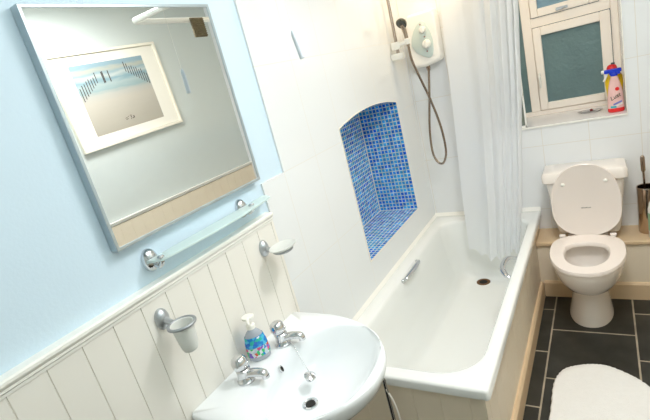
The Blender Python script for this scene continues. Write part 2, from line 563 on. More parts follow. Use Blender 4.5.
# boxing behind the toilet -----------------------------------------------------
YB, HL = 1.486, 0.366
bm = bmesh.new()
box(bm, 0.6705, W, YB, D, 0.0, HL - 0.022)
tag(link('trim_6', bm, CREAM_WARM_LIT), 'cream boxed-in pipe casing behind the toilet', kind='structure')
bm = bmesh.new()
box(bm, 0.6705, W, YB - 0.015, D, HL - 0.022, HL)
tag(link('trim_7', bm, LEDGE_WOOD, bevel=0.004), 'cream beige ledge on top of the pipe casing', kind='structure')
bm = bmesh.new()
loft(bm, [[(x, YB, 0), (x, YB - 0.016, 0), (x, YB - 0.016, 0.093), (x, YB - 0.008, 0.105), (x, YB, 0.105)] for x in (0.690, W)])
tag(link('baseboard_far', bm, LEDGE_WOOD, smooth=True, angle=25), 'cream skirting board below the ledge', kind='structure')
bm = bmesh.new()
loft(bm, [[(0.670, y, 0), (0.688, y, 0), (0.688, y, 0.093), (0.680, y, 0.105), (0.670, y, 0.105)] for y in (0.0, YB - 0.016)])
tag(link('baseboard_bath', bm, LEDGE_WOOD, smooth=True, angle=25), 'cream skirting board along the bath panel', kind='structure')

# ------------------------------------------------------------------ window
win = empty('window_1', (0.79, WY, WZ0), 'cream framed window with obscured panes in a deep recess', kind='structure')
def ring_frame(bm, x0, x1, z0, z1, w, y0, y1):
    wl, wr, wb, wt = w
    box(bm, x0, x0 + wl, y0, y1, z0, z1)
    box(bm, x1 - wr, x1, y0, y1, z0, z1)
    box(bm, x0 + wl, x1 - wr, y0, y1, z0, z0 + wb)
    box(bm, x0 + wl, x1 - wr, y0, y1, z1 - wt, z1)
bm = bmesh.new()
ring_frame(bm, WX0, WX1, WZ0, WZ1, (0.03, 0.038, 0.03, 0.05), WY - 0.005, WY + 0.06)
box(bm, 0.661, 0.716, WY - 0.005, WY + 0.06, WZ0 + 0.03, WZ1 - 0.05)      # mullion
box(bm, 0.716, WX1 - 0.038, WY - 0.005, WY + 0.06, 1.585, 1.640)          # transom
link('window_frame', bm, FRAME_PVC, win, bevel=0.004)
bm = bmesh.new()
ring_frame(bm, 0.719, 1.134, 1.063, 1.582, (0.046, 0.053, 0.046, 0.052), WY - 0.018, WY + 0.03)
cas = link('casement', bm, FRAME_PVC, win, bevel=0.005)
bm = bmesh.new()
box(bm, 0.764, 1.083, WY + 0.004, WY + 0.012, 1.107, 1.532)
link('pane', bm, PANE_DUSK, cas)
bm = bmesh.new()
ring_frame(bm, 0.719, 1.085, 1.643, 2.19, (0.042, 0.05, 0.048, 0.05), WY - 0.018, WY + 0.03)
cas2 = link('top_casement', bm, FRAME_PVC, win, bevel=0.005)
bm = bmesh.new()
box(bm, 0.760, 1.036, WY + 0.004, WY + 0.012, 1.69, 2.15)
link('pane', bm, PANE_BLUE, cas2)
bm = bmesh.new()
box(bm, 1.085, WX1 - 0.036, WY - 0.005, WY + 0.05, 1.640, 2.2)
link('fixed_jamb', bm, FRAME_PVC, win, bevel=0.004)
bm = bmesh.new()
box(bm, WX0 + 0.03, 0.661, WY + 0.01, WY + 0.018, WZ0 + 0.025, WZ1 - 0.05)
link('side_pane', bm, PANE_DUSK, win)
bm = bmesh.new()
box(bm, 0.727, 0.741, WY - 0.024, WY - 0.016, 1.245, 1.305)
tube(bm, [(0.734, WY - 0.022, 1.29), (0.734, WY - 0.05, 1.288), (0.736, WY - 0.054, 1.26), (0.737, WY - 0.054, 1.215)], 0.007, n=10)
link('window_handle', bm, WHITE_PLASTIC, cas, bevel=0.002)
bm = bmesh.new()
box(bm, 0.862, 0.925, WY - 0.026, WY - 0.016, 1.652, 1.668)
tube(bm, [(0.905, WY - 0.02, 1.660), (0.904, WY - 0.045, 1.657), (0.89, WY - 0.052, 1.656), (0.862, WY - 0.053, 1.655)], 0.006, n=10)
link('window_handle', bm, BRUSHED, cas2, bevel=0.002)
bm = bmesh.new()
box(bm, WX0, WX1, D - 0.006, WY, WZ0 - 0.006, WZ0)
tag(link('window_sill', bm, mat('pale sill tile', rgb(244, 240, 238), 0.2, noise=0.03), win), 'pale tiled sill')
bm = bmesh.new()
box(bm, WX0, WX1 + 0.004, D - 0.009, D - 0.001, WZ0 - 0.008, WZ0 + 0.002)
box(bm, WX1, WX1 + 0.005, D - 0.009, D - 0.001, WZ0, WZ1)
link('sill_edge_trim', bm, TRIM_WHITE, win, bevel=0.001)

# thin white framed glazed panel on the sill by the curtain
pn = empty('glazed_panel', (0.57, 1.735, WZ0), 'narrow white-edged glazed panel with a crossbar standing on the sill beside the curtain', 'panel')
bm = bmesh.new()
x0, x1, y0, y1 = 0.48, 0.668, 1.725, 1.737
for a, b, c, d in ((x0, x0 + 0.012, WZ0, 1.47), (x1 - 0.009, x1, WZ0, 1.47), (x0, x1, WZ0, WZ0 + 0.012), (x0, x1, 1.225, 1.236), (x0, x1, 1.458, 1.47)):
    box(bm, a, b, y0, y1, c, d)
link('frame', bm, TRIM_WHITE, pn, bevel=0.001)
bm = bmesh.new()
box(bm, x0 + 0.01, x1 - 0.008, y0 + 0.004, y0 + 0.008, WZ0 + 0.01, 1.46)
link('glass', bm, mat('grey green glass', rgb(150, 160, 150), 0.25, noise=0.2, nscale=10, trans=0.5), pn)

# ------------------------------------------------------------------ bathtub
def rrect(x0, x1, y0, y1, z, rn, rf, k=8):
    pts = []
    for (cx, cy, a0, r) in ((x1 - rf, y1 - rf, 0, rf), (x0 + rf, y1 - rf, 90, rf), (x0 + rn, y0 + rn, 180, rn), (x1 - rn, y0 + rn, 270, rn)):
        for i in range(k + 1):
            a = math.radians(a0 + 90 * i / k)
            pts.append((cx + r * math.cos(a), cy + r * math.sin(a), z))
    return pts
bath = empty('bathtub', (0.345, 0.85, 0), 'white bathtub with two chrome grips along the white tiled wall', 'bathtub')
bm = bmesh.new()
rings = [
    rrect(0.02, BW - 0.012, 0.014, D - 0.01, HB - 0.034, 0.012, 0.012),
    rrect(0.002, BW, 0.0, D - 0.001, HB - 0.038, 0.014, 0.014),
    rrect(0.002, BW, 0.0, D - 0.001, HB - 0.010, 0.014, 0.014),
    rrect(0.004, BW - 0.003, 0.003, D - 0.003, HB - 0.003, 0.014, 0.014),
    rrect(0.010, BW - 0.010, 0.010, D - 0.010, HB, 0.014, 0.014),
    rrect(0.075, 0.648, 0.056, 1.585, HB, 0.17, 0.11),
    rrect(0.082, 0.641, 0.064, 1.578, HB - 0.004, 0.17, 0.11),
    rrect(0.090, 0.632, 0.075, 1.572, HB - 0.020, 0.17, 0.11),
    rrect(0.100, 0.622, 0.120, 1.566, 0.40, 0.17, 0.11),
    rrect(0.120, 0.602, 0.230, 1.562, 0.25, 0.17, 0.11),
    rrect(0.140, 0.580, 0.340, 1.558, 0.14, 0.17, 0.10),
    rrect(0.165, 0.556, 0.430, 1.550, 0.098, 0.15, 0.09),
    rrect(0.200, 0.522, 0.520, 1.535, 0.084, 0.12, 0.07),
    rrect(0.260, 0.460, 0.700, 1.500, 0.082, 0.06, 0.04),
]
loft(bm, rings, False, True)
link('tub', bm, ACRYLIC, bath, smooth=True, angle=50)
bm = bmesh.new()
boards(bm, 0.014, D - 0.001, 0.06, 0.0, HB - 0.036, lambda a, d, z: (BW - 0.020 - d, a, z), pitch=0.105)
box(bm, BW - 0.034, BW - 0.016, 0.0, 0.03, 0.0, HB - 0.036)
tag(link('side_panel', bm, CREAM_WARM_LIT, bath), 'cream boarded side panel')
bm = bmesh.new()
boards(bm, 0.014, BW - 0.034, 0.080, 0.0, HB - 0.036, lambda a, d, z: (a, 0.012 + d, z), pitch=0.107)
tag(link('end_panel', bm, CREAM_WARM_LIT, bath), 'cream boarded end panel')
# grips
def grip(pts):
    bm = bmesh.new()
    tube(bm, pts, lambda t: 0.0095 + 0.006 * math.sin(PI * t), n=12, flat=0.75)
    for p in (pts[0], pts[-1]):
        sphere(bm, p, 0.012, n=10)
    tag(link('grip_handle', bm, CHROME, bath, smooth=True), 'chrome grip handle')
grip([(0.092, 0.765, 0.478), (0.112, 0.790, 0.492), (0.118, 0.88, 0.497), (0.112, 0.970, 0.494), (0.092, 1.000, 0.480)])
grip([(0.634, 0.855, 0.462), (0.606, 0.868, 0.470), (0.580, 0.935, 0.478), (0.592, 1.025, 0.486), (0.636, 1.050, 0.474)])
# waste
bm = bmesh.new()
lathe(bm, (0.318, 1.485, 0.0815), (0, 0, 1), [(0, 0.044), (0.003, 0.044), (0.004, 0.038), (0.002, 0.027)], close1=True)
dr = tag(link('drain', bm, COPPER_DARK, bath, smooth=True), 'dark brassy waste ring')
bm = bmesh.new()
lathe(bm, (0.318, 1.485, 0.0832), (0, 0, 1), [(0, 0.026), (0.0012, 0.026)])
link('drain_hole', bm, DARK, dr)
# sealing strips where the bath meets the tiles
bm = bmesh.new()
prism_y(bm, [(0.0005, HB - 0.004), (0.015, HB - 0.004), (0.014, HB + 0.003), (0.006, HB + 0.010), (0.0005, HB + 0.018)], 0.0, D - 0.0005)
loft(bm, [[(x, D - 0.0005, HB - 0.004), (x, D - 0.020, HB - 0.004), (x, D - 0.018, HB + 0.003), (x, D - 0.008, HB + 0.012), (x, D - 0.0005, HB + 0.022)] for x in (0.0005, BW)])
tag(link('trim_8', bm, TRIM_WHITE, smooth=True, angle=25), 'white sealing strip where the bath meets the tiles', kind='structure')

# ------------------------------------------------------------------ wash basin
BCY = -0.339
def d_outline(n, s=1.0, x_back=0.013):
    """points of the D shaped rim seen from the bowl centre, one per angle"""
    cx, cy = 0.27, BCY
    hw, xs, xf = 0.280 * s, 0.15, 0.15 + 0.352 * s
    poly = []
    m = 80
    for i in range(m + 1):
        a = -PI / 2 + PI * i / m
        poly.append((xs + (xf - xs) * math.cos(a), cy + hw * math.sin(a)))
    poly += [(xs - (xs - x_back) * i / 20, cy + hw) for i in range(1, 18)]
    poly += [(x_back + 0.004, cy + hw - 0.001), (x_back, cy + hw - 0.006)]
    poly += [(x_back, cy + hw - 0.006 - (2 * hw - 0.012) * i / 40) for i in range(1, 41)]
    poly += [(x_back + 0.004, cy - hw + 0.001)]
    poly += [(x_back + (xs - x_back) * i / 20, cy - hw) for i in range(2, 20)]
    out = []
    for i in range(n):
        a = 2 * PI * i / n
        dx, dy = math.cos(a), math.sin(a)
        best = None
        for (ax, ay), (bx, by) in zip(poly, poly[1:] + poly[:1]):
            ex, ey = bx - ax, by - ay
            den = dx * ey - dy * ex
            if abs(den) < 1e-12:
                continue
            t = ((ax - cx) * ey - (ay - cy) * ex) / den
            u = ((ax - cx) * dy - (ay - cy) * dx) / den
            if t > 0 and -1e-6 <= u <= 1 + 1e-6 and (best is None or t > best):
                best = t
        out.append((cx + best * dx, cy + best * dy))
    return out
N = 240
def bowl_ring(cx, cy, ax, ay, z, p=2.25):
    r = []
    for i in range(N):
        a = 2 * PI * i / N
        c, s = math.cos(a), math.sin(a)
        k = (abs(c) ** p + abs(s) ** p) ** (-1 / p)
        r.append((cx + ax * k * c, cy + ay * k * s, z))
    return r
def deck(s, z, xb=0.013):
    return [(x, y, z) for x, y in d_outline(N, s, xb)]
basin = empty('wash_basin', (0.02, BCY, 0.80), 'white ceramic wash basin with two chrome taps on the panelled wall', 'basin')
bm = bmesh.new()
def mixr(a, b, t):
    return [tuple(p[i] + (q[i] - p[i]) * t for i in range(3)) for p, q in zip(a, b)]
o1 = deck(1.0, 0.80)
rings = [bowl_ring(0.20, BCY - 0.01, 0.10, 0.11, 0.60), bowl_ring(0.215, BCY, 0.175, 0.19, 0.66), deck(0.90, 0.725), deck(0.965, 0.750), deck(0.992, 0.772), deck(1.0, 0.786), deck(0.996, 0.797), deck(0.982, 0.8015)]
e1 = bowl_ring(0.302, BCY, 0.172, 0.228, 0.799)
rings += [mixr(deck(0.965, 0.8015), e1, 0.5), e1,
          bowl_ring(0.301, BCY, 0.167, 0.222, 0.794), bowl_ring(0.298, BCY, 0.160, 0.212, 0.782), bowl_ring(0.290, BCY - 0.003, 0.150, 0.194, 0.752),
          bowl_ring(0.268, BCY - 0.008, 0.138, 0.162, 0.715), bowl_ring(0.254, BCY - 0.014, 0.106, 0.120, 0.685), bowl_ring(0.243, BCY - 0.02, 0.062, 0.068, 0.668), bowl_ring(0.238, BCY - 0.022, 0.024, 0.024, 0.663)]
loft(bm, rings, True, True)
link('bowl', bm, CERAMIC, basin, smooth=True, angle=60)
bm = bmesh.new()
lathe(bm, (0.238, BCY - 0.022, 0.662), (0, 0, 1), [(0, 0.026), (0.006, 0.026), (0.007, 0.021), (0.003, 0.015)])
w = link('waste', bm, CHROME, basin, smooth=True)
bm = bmesh.new()
lathe(bm, (0.238, BCY - 0.022, 0.666), (0, 0, 1), [(0, 0.0155), (0.0012, 0.0155)])
link('waste_hole', bm, DARK, w)
bm = bmesh.new()
lathe(bm, (0.1415, -0.345, 0.770), (1, 0, 0.32), [(0, 0.013), (0.006, 0.013), (0.0075, 0.010)], sx=0.6, sy=1.0)
ov = link('overflow_ring', bm, CHROME, basin, smooth=True)
bm = bmesh.new()
lathe(bm, (0.1487, -0.345, 0.7724), (1, 0, 0.32), [(0, 0.009), (0.0012, 0.009)], sx=0.55, sy=1.0)
link('overflow_hole', bm, DARK, ov)
# pedestal below the bowl
bm = bmesh.new()
loft(bm, [bowl_ring(0.16, BCY, 0.135, 0.11, 0.0), bowl_ring(0.16, BCY, 0.11, 0.085, 0.25), bowl_ring(0.17, BCY, 0.11, 0.085, 0.5), bowl_ring(0.19, BCY, 0.125, 0.11, 0.61)])
link('pedestal', bm, CERAMIC, basin, smooth=True)

def tap(x, y, ang):
    ca, sa = math.cos(ang), math.sin(ang)
    def P(a, b, z):
        return (x + a * ca - b * sa, y + a * sa + b * ca, 0.80 + z)
    bm = bmesh.new()
    lathe(bm, P(0, 0, 0), (0, 0, 1), [(0, 0.028), (0.006, 0.028), (0.010, 0.024), (0.030, 0.022), (0.042, 0.023), (0.046, 0.019)])
    t = link('tap', bm, CHROME, basin, smooth=True)
    bm = bmesh.new()
    tube(bm, [P(0.0, 0, 0.022), P(0.025, 0, 0.028), P(0.050, 0, 0.030), P(0.068, 0, 0.027), P(0.074, 0, 0.018)], lambda s: 0.0165 - 0.0035 * s, n=14, flat=0.85)
    lathe(bm, P(0.073, 0, 0.020), (0, 0, -1), [(0, 0.0125), (0.008, 0.0125)])
    link('spout', bm, CHROME, t, smooth=True)
    bm = bmesh.new()
    lathe(bm, P(-0.002, 0, 0.045), (-0.12 * ca, -0.12 * sa, 1), [(0, 0.018), (0.004, 0.023), (0.014, 0.0255), (0.028, 0.025), (0.038, 0.020), (0.043, 0.010)])
    for i in range(4):
        a = i * PI / 2 + 0.4
        sphere(bm, (x - 0.004 * ca + 0.023 * math.cos(a), y + 0.021 * math.sin(a), 0.862), 0.006, n=8)
    link('tap_handle', bm, CHROME, t, smooth=True)
    return t
tap(0.092, -0.448, 0.22)
tap(0.101, -0.256, 0.30)

# plug hanging from its chain
plug = empty('basin_plug', (0.2, -0.30, 0.725), 'small chrome basin plug dangling on a fine chain from the right tap', 'plug')
bm = bmesh.new()
lathe(bm, (0.208, -0.300, 0.706), (0.45, 0.05, 1), [(0, 0.013), (0.010, 0.016), (0.012, 0.020), (0.016, 0.020), (0.018, 0.015), (0.020, 0.004), (0.026, 0.003)])
link('stopper', bm, CHROME, plug, smooth=True)
bm = bmesh.new()
cp = smooth_path([(0.128, -0.252, 0.806), (0.150, -0.264, 0.800), (0.178, -0.280, 0.772), (0.206, -0.294, 0.742), (0.220, -0.299, 0.731)], 7)
for i, p in enumerate(cp):
    sphere(bm, p, 0.0023, n=6)
tube(bm, cp, 0.0011, n=6, smooth=False)
link('chain', bm, CHROME, plug, smooth=True)

# soap dispenser on the basin deck
SX, SY = 0.065, -0.339
sd = empty('soap_dispenser', (SX, SY, 0.801), 'clear hand soap bottle with bright blue patterned label and white pump', 'soap dispenser')
def oval(cx, cy, ax, ay, z, n=32, rot=0.0):
    return [(cx + ax * math.cos(2 * PI * i / n) * math.cos(rot) - ay * math.sin(2 * PI * i / n) * math.sin(rot), cy + ax * math.cos(2 * PI * i / n) * math.sin(rot) + ay * math.sin(2 * PI * i / n) * math.cos(rot), z) for i in range(n)]
RO = 0.55 + PI
def so(z, a, b):
    return oval(SX, SY, b, a, 0.801 + z, rot=-0.75)
bm = bmesh.new()
loft(bm, [so(0, 0.030, 0.019), so(0.004, 0.036, 0.023), so(0.03, 0.0385, 0.025), so(0.06, 0.0365, 0.024), so(0.088, 0.031, 0.0222), so(0.101, 0.022, 0.018), so(0.108, 0.014, 0.014), so(0.116, 0.013, 0.013)])
link('bottle', bm, SOAP_CLEAR, sd, smooth=True)
bm = bmesh.new()
loft(bm, [so(0.052, 0.0375, 0.0247), so(0.065, 0.0364, 0.0242), so(0.089, 0.0312, 0.0226)], False, False)
tag(link('upper_label', bm, WASH_LABEL, sd, smooth=True), 'blue patterned upper label')
bm = bmesh.new()
loft(bm, [so(0.018, 0.0382, 0.0248), so(0.034, 0.0390, 0.0252), so(0.051, 0.0377, 0.0248)], False, False)
tag(link('lower_label', bm, WASH_LABEL_LOW, sd, smooth=True), 'pink, green and lilac patterned lower label')
bm = bmesh.new()
lathe(bm, (SX, SY, 0.915), (0, 0, 1), [(0, 0.0145), (0.014, 0.0145), (0.017, 0.011), (0.020, 0.0055), (0.036, 0.005)])
link('pump_collar', bm, WHITE_PLASTIC, sd, smooth=True)
bm = bmesh.new()
lathe(bm, (SX, SY, 0.948), (0, 0, 1), [(0, 0.013), (0.004, 0.0205), (0.011, 0.0205), (0.014, 0.014)])
tube(bm, [(SX, SY, 0.955), (SX + 0.012, SY - 0.014, 0.956), (SX + 0.022, SY - 0.026, 0.953), (SX + 0.025, SY - 0.029, 0.947)], 0.0058, n=10)
link('pump_head', bm, WHITE_PLASTIC, sd, smooth=True)

# ------------------------------------------------------------------ wall mirror
MY0, MY1, MZ0, MZ1 = -0.637, -0.0345, 1.3335, 1.932
mr = empty('wall_mirror', (0.0, (MY0 + MY1) / 2, MZ0), 'square wall mirror in a slim silver frame on the blue wall', 'mirror')
bm = bmesh.new()
fw = 0.009
picture_frame_ring(bm, (MY0, MY1, MZ0, MZ1), fw, -0.007, 0.0225)
link('frame', bm, FRAME_METAL, mr, bevel=0.0015)
bm = bmesh.new()
box(bm, -0.007, 0.0195, MY0 + 0.004, MY1 - 0.002, MZ0 + 0.004, MZ1 - 0.004)
link('mirror_glass', bm, MIRROR, mr)

# ------------------------------------------------------------------ glass shelf
sh = empty('glass_shelf', (0, -0.34, 1.265), 'long frosted glass shelf on two chrome wall brackets below the mirror', 'shelf')
bm = bmesh.new()
n = 30
ys = [-0.568 + 0.530 * i / n for i in range(n + 1)]
def fx(i):
    t = abs(2 * i / n - 1)
    return 0.083 - 0.024 * t ** 2 - (0.03 * max(0, t - 0.93) / 0.07)
lo = [(0.012, y, 1.266) for y in ys][::-1] + [(fx(i), y, 1.266) for i, y in enumerate(ys)]
loft(bm, [lo, [(x, y, z + 0.007) for x, y, z in lo]])
link('shelf_glass', bm, FROST, sh, bevel=0.0015)
for y in (-0.545, -0.148):
    bm = bmesh.new()
    lathe(bm, (-0.008, y, 1.266), (1, 0, 0), [(0, 0.030), (0.008, 0.030), (0.014, 0.027), (0.020, 0.019), (0.023, 0.008)], sx=0.8, sy=1.12)
    br = link('bracket', bm, CHROME, sh, smooth=True)
    bm = bmesh.new()
    tube(bm, [(0.008, y, 1.252), (0.030, y, 1.248), (0.045, y, 1.258), (0.048, y, 1.266)], 0.007, n=10)
    lathe(bm, (0.048, y, 1.272), (0, 0, 1), [(0, 0.010), (0.004, 0.0105), (0.008, 0.007)])
    link('clamp', bm, CHROME, br, smooth=True)

# tumbler holder and soap dish holder -------------------------------------------
def holder_base(root, y, z):
    bm = bmesh.new()
    lathe(bm, (0.010, y, z), (1, 0, 0), [(0, 0.027), (0.006, 0.028), (0.012, 0.025), (0.018, 0.017), (0.022, 0.010)], sx=0.8, sy=1.15)
    link('wall_mount', bm, BRUSHED, root, smooth=True)
    bm = bmesh.new()
    tube(bm, [(0.022, y, z), (0.036, y, z - 0.004), (0.052, y, z - 0.010)], 0.009, n=12)
    link('arm', bm, BRUSHED, root, smooth=True)
def ring_bm(cx, cy, cz, R, r, n=36, m=10, sx=1.0):
    bm = bmesh.new()
    vs = []
    for i in range(n):
        a = 2 * PI * i / n
        vs.append([bm.verts.new((cx + (R + r * math.cos(2 * PI * j / m)) * math.cos(a) * sx, cy + (R + r * math.cos(2 * PI * j / m)) * math.sin(a), cz + r * math.sin(2 * PI * j / m))) for j in range(m)])
    for i in range(n):
        for j in range(m):
            bm.faces.new((vs[i][j], vs[(i + 1) % n][j], vs[(i + 1) % n][(j + 1) % m], vs[i][(j + 1) % m]))
    return bm
y1, z1 = -0.588, 1.106
th = empty('tumbler_holder', (0.01, y1, z1), 'grey metal tumbler holder ring on the panelling above the basin', 'tumbler holder')
holder_base(th, y1, z1)
link('ring', ring_bm(0.086, y1 + 0.004, z1 - 0.012, 0.0365, 0.0045), RING_METAL, th, smooth=True)
bm = bmesh.new()
lathe(bm, (0.086, y1 + 0.004, z1 - 0.096), (0, 0, 1), [(0, 0.012), (0.004, 0.019), (0.012, 0.0225), (0.03, 0.0255), (0.070, 0.0295), (0.082, 0.031), (0.084, 0.0325), (0.086, 0.032), (0.084, 0.029), (0.070, 0.0275), (0.03, 0.0235), (0.008, 0.020), (0.006, 0.004)])
tag(link('tumbler', bm, FROST_WHITE, smooth=True), 'white frosted glass tumbler sitting in the metal holder ring', 'tumbler')
y2, z2 = -0.118, 1.098
dh = empty('soap_dish_holder', (0.01, y2, z2), 'grey metal soap dish holder on the panelling beside the tiles', 'soap dish holder')
holder_base(dh, y2, z2)
link('ring', ring_bm(0.090, y2 + 0.012, z2 - 0.012, 0.033, 0.0045), RING_METAL, dh, smooth=True)
bm = bmesh.new()
def dring(a, b, z):
    return oval(0.092, y2 + 0.014, a, b, z2 + z, 36)
loft(bm, [dring(0.02, 0.026, -0.012), dring(0.030, 0.036, -0.009), dring(0.038, 0.048, -0.004), dring(0.044, 0.056, 0.000), dring(0.045, 0.057, 0.004), dring(0.043, 0.055, 0.005), dring(0.036, 0.046, 0.000), dring(0.026, 0.032, -0.006), dring(0.01, 0.012, -0.008)])
tag(link('soap_dish', bm, FROST_WHITE, smooth=True), 'oval white frosted glass soap dish resting in its wall holder', 'soap dish')

# ------------------------------------------------------------------ pull cord
pc = empty('light_pull_cord', (0.282, 0.018, CEILZ), 'white light pull cord with a long handle hanging in front of the tiles', 'pull cord')
bm = bmesh.new()
tube(bm, [(0.262, 0.008, CEILZ), (0.272, 0.013, 2.05), (0.2795, 0.0165, 1.775)], 0.0007, n=6)
link('cord', bm, WHITE_PLASTIC, pc, smooth=True)
bm = bmesh.new()
lathe(bm, (0.2865, 0.0225, 1.690), (-0.10, -0.075, 1), [(0, 0.0065), (0.002, 0.0088), (0.075, 0.0078), (0.084, 0.006), (0.090, 0.002)])
link('pull_handle', bm, mat('grey white pull handle', rgb(206, 213, 219), 0.35), pc, smooth=True)

# ------------------------------------------------------------------ shower
su = empty('electric_shower', (0.18, D, 1.68), 'white electric shower box with a pale green control plate on the far wall', 'shower')
SYF = 1.612
bm = bmesh.new()
def su_ring(y, ins):
    pts = [(x - 0.016, z - 0.021) for x, z in ((0.086, 1.555), (0.165, 1.545), (0.262, 1.566), (0.272, 1.60), (0.275, 1.835), (0.262, 1.868), (0.102, 1.868), (0.086, 1.845), (0.072, 1.60))]
    cx, cz = 0.18, 1.70
    return [(cx + (x - cx) * (1 - ins), y, cz + (z - cz) * (1 - ins)) for x, z in pts]
loft(bm, [su_ring(D - 0.001, 0.0), su_ring(SYF + 0.014, 0.0), su_ring(SYF, 0.07)])
link('housing', bm, SHOWER_WHITE, su, bevel=0.007, seg=3)
leaf = [(0.112, 1.690), (0.120, 1.728), (0.142, 1.772), (0.172, 1.803), (0.198, 1.815), (0.218, 1.800), (0.236, 1.755), (0.246, 1.695), (0.242, 1.640), (0.230, 1.606), (0.212, 1.596), (0.198, 1.600), (0.165, 1.618), (0.132, 1.648)]
lf = [(p.x, p.z) for p in smooth_path([(x, 0, z) for x, z in [(a - 0.023, b - 0.021) for a, b in leaf + leaf[:1]]], 4)[:-1]]
bm = bmesh.new()
loft(bm, [[(x, SYF + 0.002, z) for x, z in lf], [(x, SYF - 0.007, z) for x, z in lf], [(0.165 + (x - 0.165) * 0.96, SYF - 0.009, 1.675 + (z - 1.675) * 0.96) for x, z in lf]])
pl = tag(link('control_plate', bm, PLATE_GREEN, su, smooth=True), 'pale green leaf-shaped control plate')
for z, r, x in ((1.742, 0.021, 0.175), (1.657, 0.027, 0.185)):
    bm = bmesh.new()
    lathe(bm, (x, SYF - 0.008, z), (0, -1, 0), [(0, r), (0.012, r * 0.95), (0.018, r * 0.8), (0.020, r * 0.5)])
    box(bm, x - 0.004, x + 0.004, SYF - 0.034, SYF - 0.02, z - r * 0.8, z + r * 0.8)
    link('dial', bm, WHITE_PLASTIC, pl, bevel=0.0015)
IND = mat('dim red indicator', rgb(150, 80, 70), 0.3)
for x, z in ((0.180, 1.701), (0.165, 1.775), (0.181, 1.615)):
    bm = bmesh.new()
    lathe(bm, (x, SYF - 0.008, z), (0, -1, 0), [(0, 0.0042), (0.003, 0.0042)], n=10)
    link('indicator_light', bm, IND, pl)
bm = bmesh.new()
lathe(bm, (0.156, 1.645, 1.532), (0, 0, -1), [(0, 0.013), (0.020, 0.013), (0.024, 0.0105), (0.034, 0.0105)])
link('hose_outlet', bm, CHROME_DARK, su, smooth=True)

rr = empty('shower_riser_rail', (0.0, 1.472, 1.62), 'chrome shower riser rail with white plastic brackets beside the niche', 'shower rail')
bm = bmesh.new()
tube(bm, [(0.045, 1.472, 1.615), (0.045, 1.472, 2.20)], 0.0095, n=14, smooth=False)
link('rail', bm, mat('warm chrome rail', rgb(176, 162, 150), 0.25, metal=1.0), rr, smooth=True)
for z in (1.628, 2.19):
    bm = bmesh.new()
    box(bm, 0.0, 0.080, 1.455, 1.489, z - 0.019, z + 0.019)
    link('wall_bracket', bm, WHITE_PLASTIC, rr, bevel=0.008, seg=3)
bm = bmesh.new()
box(bm, 0.018, 0.070, 1.450, 1.494, 1.668, 1.712)
tube(bm, [(0.055, 1.468, 1.690), (0.09, 1.462, 1.693), (0.118, 1.458, 1.697)], 0.0145, n=12)
lathe(bm, (0.122, 1.456, 1.682), (0, -0.1, 1), [(0, 0.015), (0.034, 0.018)])
link('slider', bm, WHITE_PLASTIC, rr, bevel=0.006, seg=3)
bm = bmesh.new()
hs = empty('hand_shower', (0.12, 1.45, 1.70), 'chrome hand shower with a dark round head resting in the rail slider', 'hand shower')
tube(bm, [(0.1225, 1.456, 1.672), (0.120, 1.455, 1.720), (0.116, 1.452, 1.765), (0.110, 1.444, 1.795)], lambda t: 0.010 + 0.003 * t, n=14)
link('handle', bm, mat('chrome hand shower', rgb(168, 152, 136), 0.2, metal=1.0), hs, smooth=True)
bm = bmesh.new()
lathe(bm, (0.110, 1.452, 1.805), (-0.25, -0.75, -0.62), [(-0.016, 0.012), (-0.010, 0.026), (0.0, 0.032), (0.010, 0.033), (0.014, 0.030)])
hd = link('spray_head', bm, mat('dark chrome spray head', rgb(92, 96, 88), 0.25, metal=0.8), hs, smooth=True)
bm = bmesh.new()
c = Vector((0.110, 1.452, 1.805)) + Vector((-0.25, -0.75, -0.62)).normalized() * 0.013
lathe(bm, c, (-0.25, -0.75, -0.62), [(0, 0.027), (0.003, 0.026)])
link('spray_plate', bm, DARK_GREY, hd, smooth=True)

bm = bmesh.new()
tube(bm, [(0.1225, 1.456, 1.675), (0.124, 1.465, 1.585), (0.143, 1.50, 1.465), (0.170, 1.53, 1.330), (0.198, 1.55, 1.150), (0.200, 1.56, 0.990), (0.168, 1.57, 0.912), (0.130, 1.575, 0.920), (0.104, 1.585, 0.990), (0.108, 1.60, 1.14), (0.138, 1.63, 1.36), (0.156, 1.645, 1.505)], 0.0072, n=10, k=10)
tag(link('shower_hose', bm, CHROME_DARK, smooth=True), 'flexible metal shower hose looping down from the shower box', 'shower hose')

# ------------------------------------------------------------------ curtain and rail
RX, RY, RZ = 0.70, 0.222, 2.058
cr_ = empty('curtain_rail', (RX, RY, RZ), 'white L-shaped shower curtain rail fixed above the bath', 'curtain rail')
bm = bmesh.new()
tube(bm, [(-0.005, RY, RZ), (RX - 0.02, RY, RZ), (RX, RY + 0.02, RZ), (RX, D - 0.001, RZ)], 0.0125, n=14, smooth=False)
link('rail', bm, WHITE_PLASTIC, cr_, smooth=True)
for p, d in (((-0.008, RY, RZ), (1, 0, 0)), ((RX, D, RZ), (0, -1, 0))):
    bm = bmesh.new()
    lathe(bm, p, d, [(0, 0.03), (0.012, 0.03), (0.016, 0.02), (0.02, 0.014)])
    link('end_flange', bm, WHITE_PLASTIC, cr_, smooth=True)

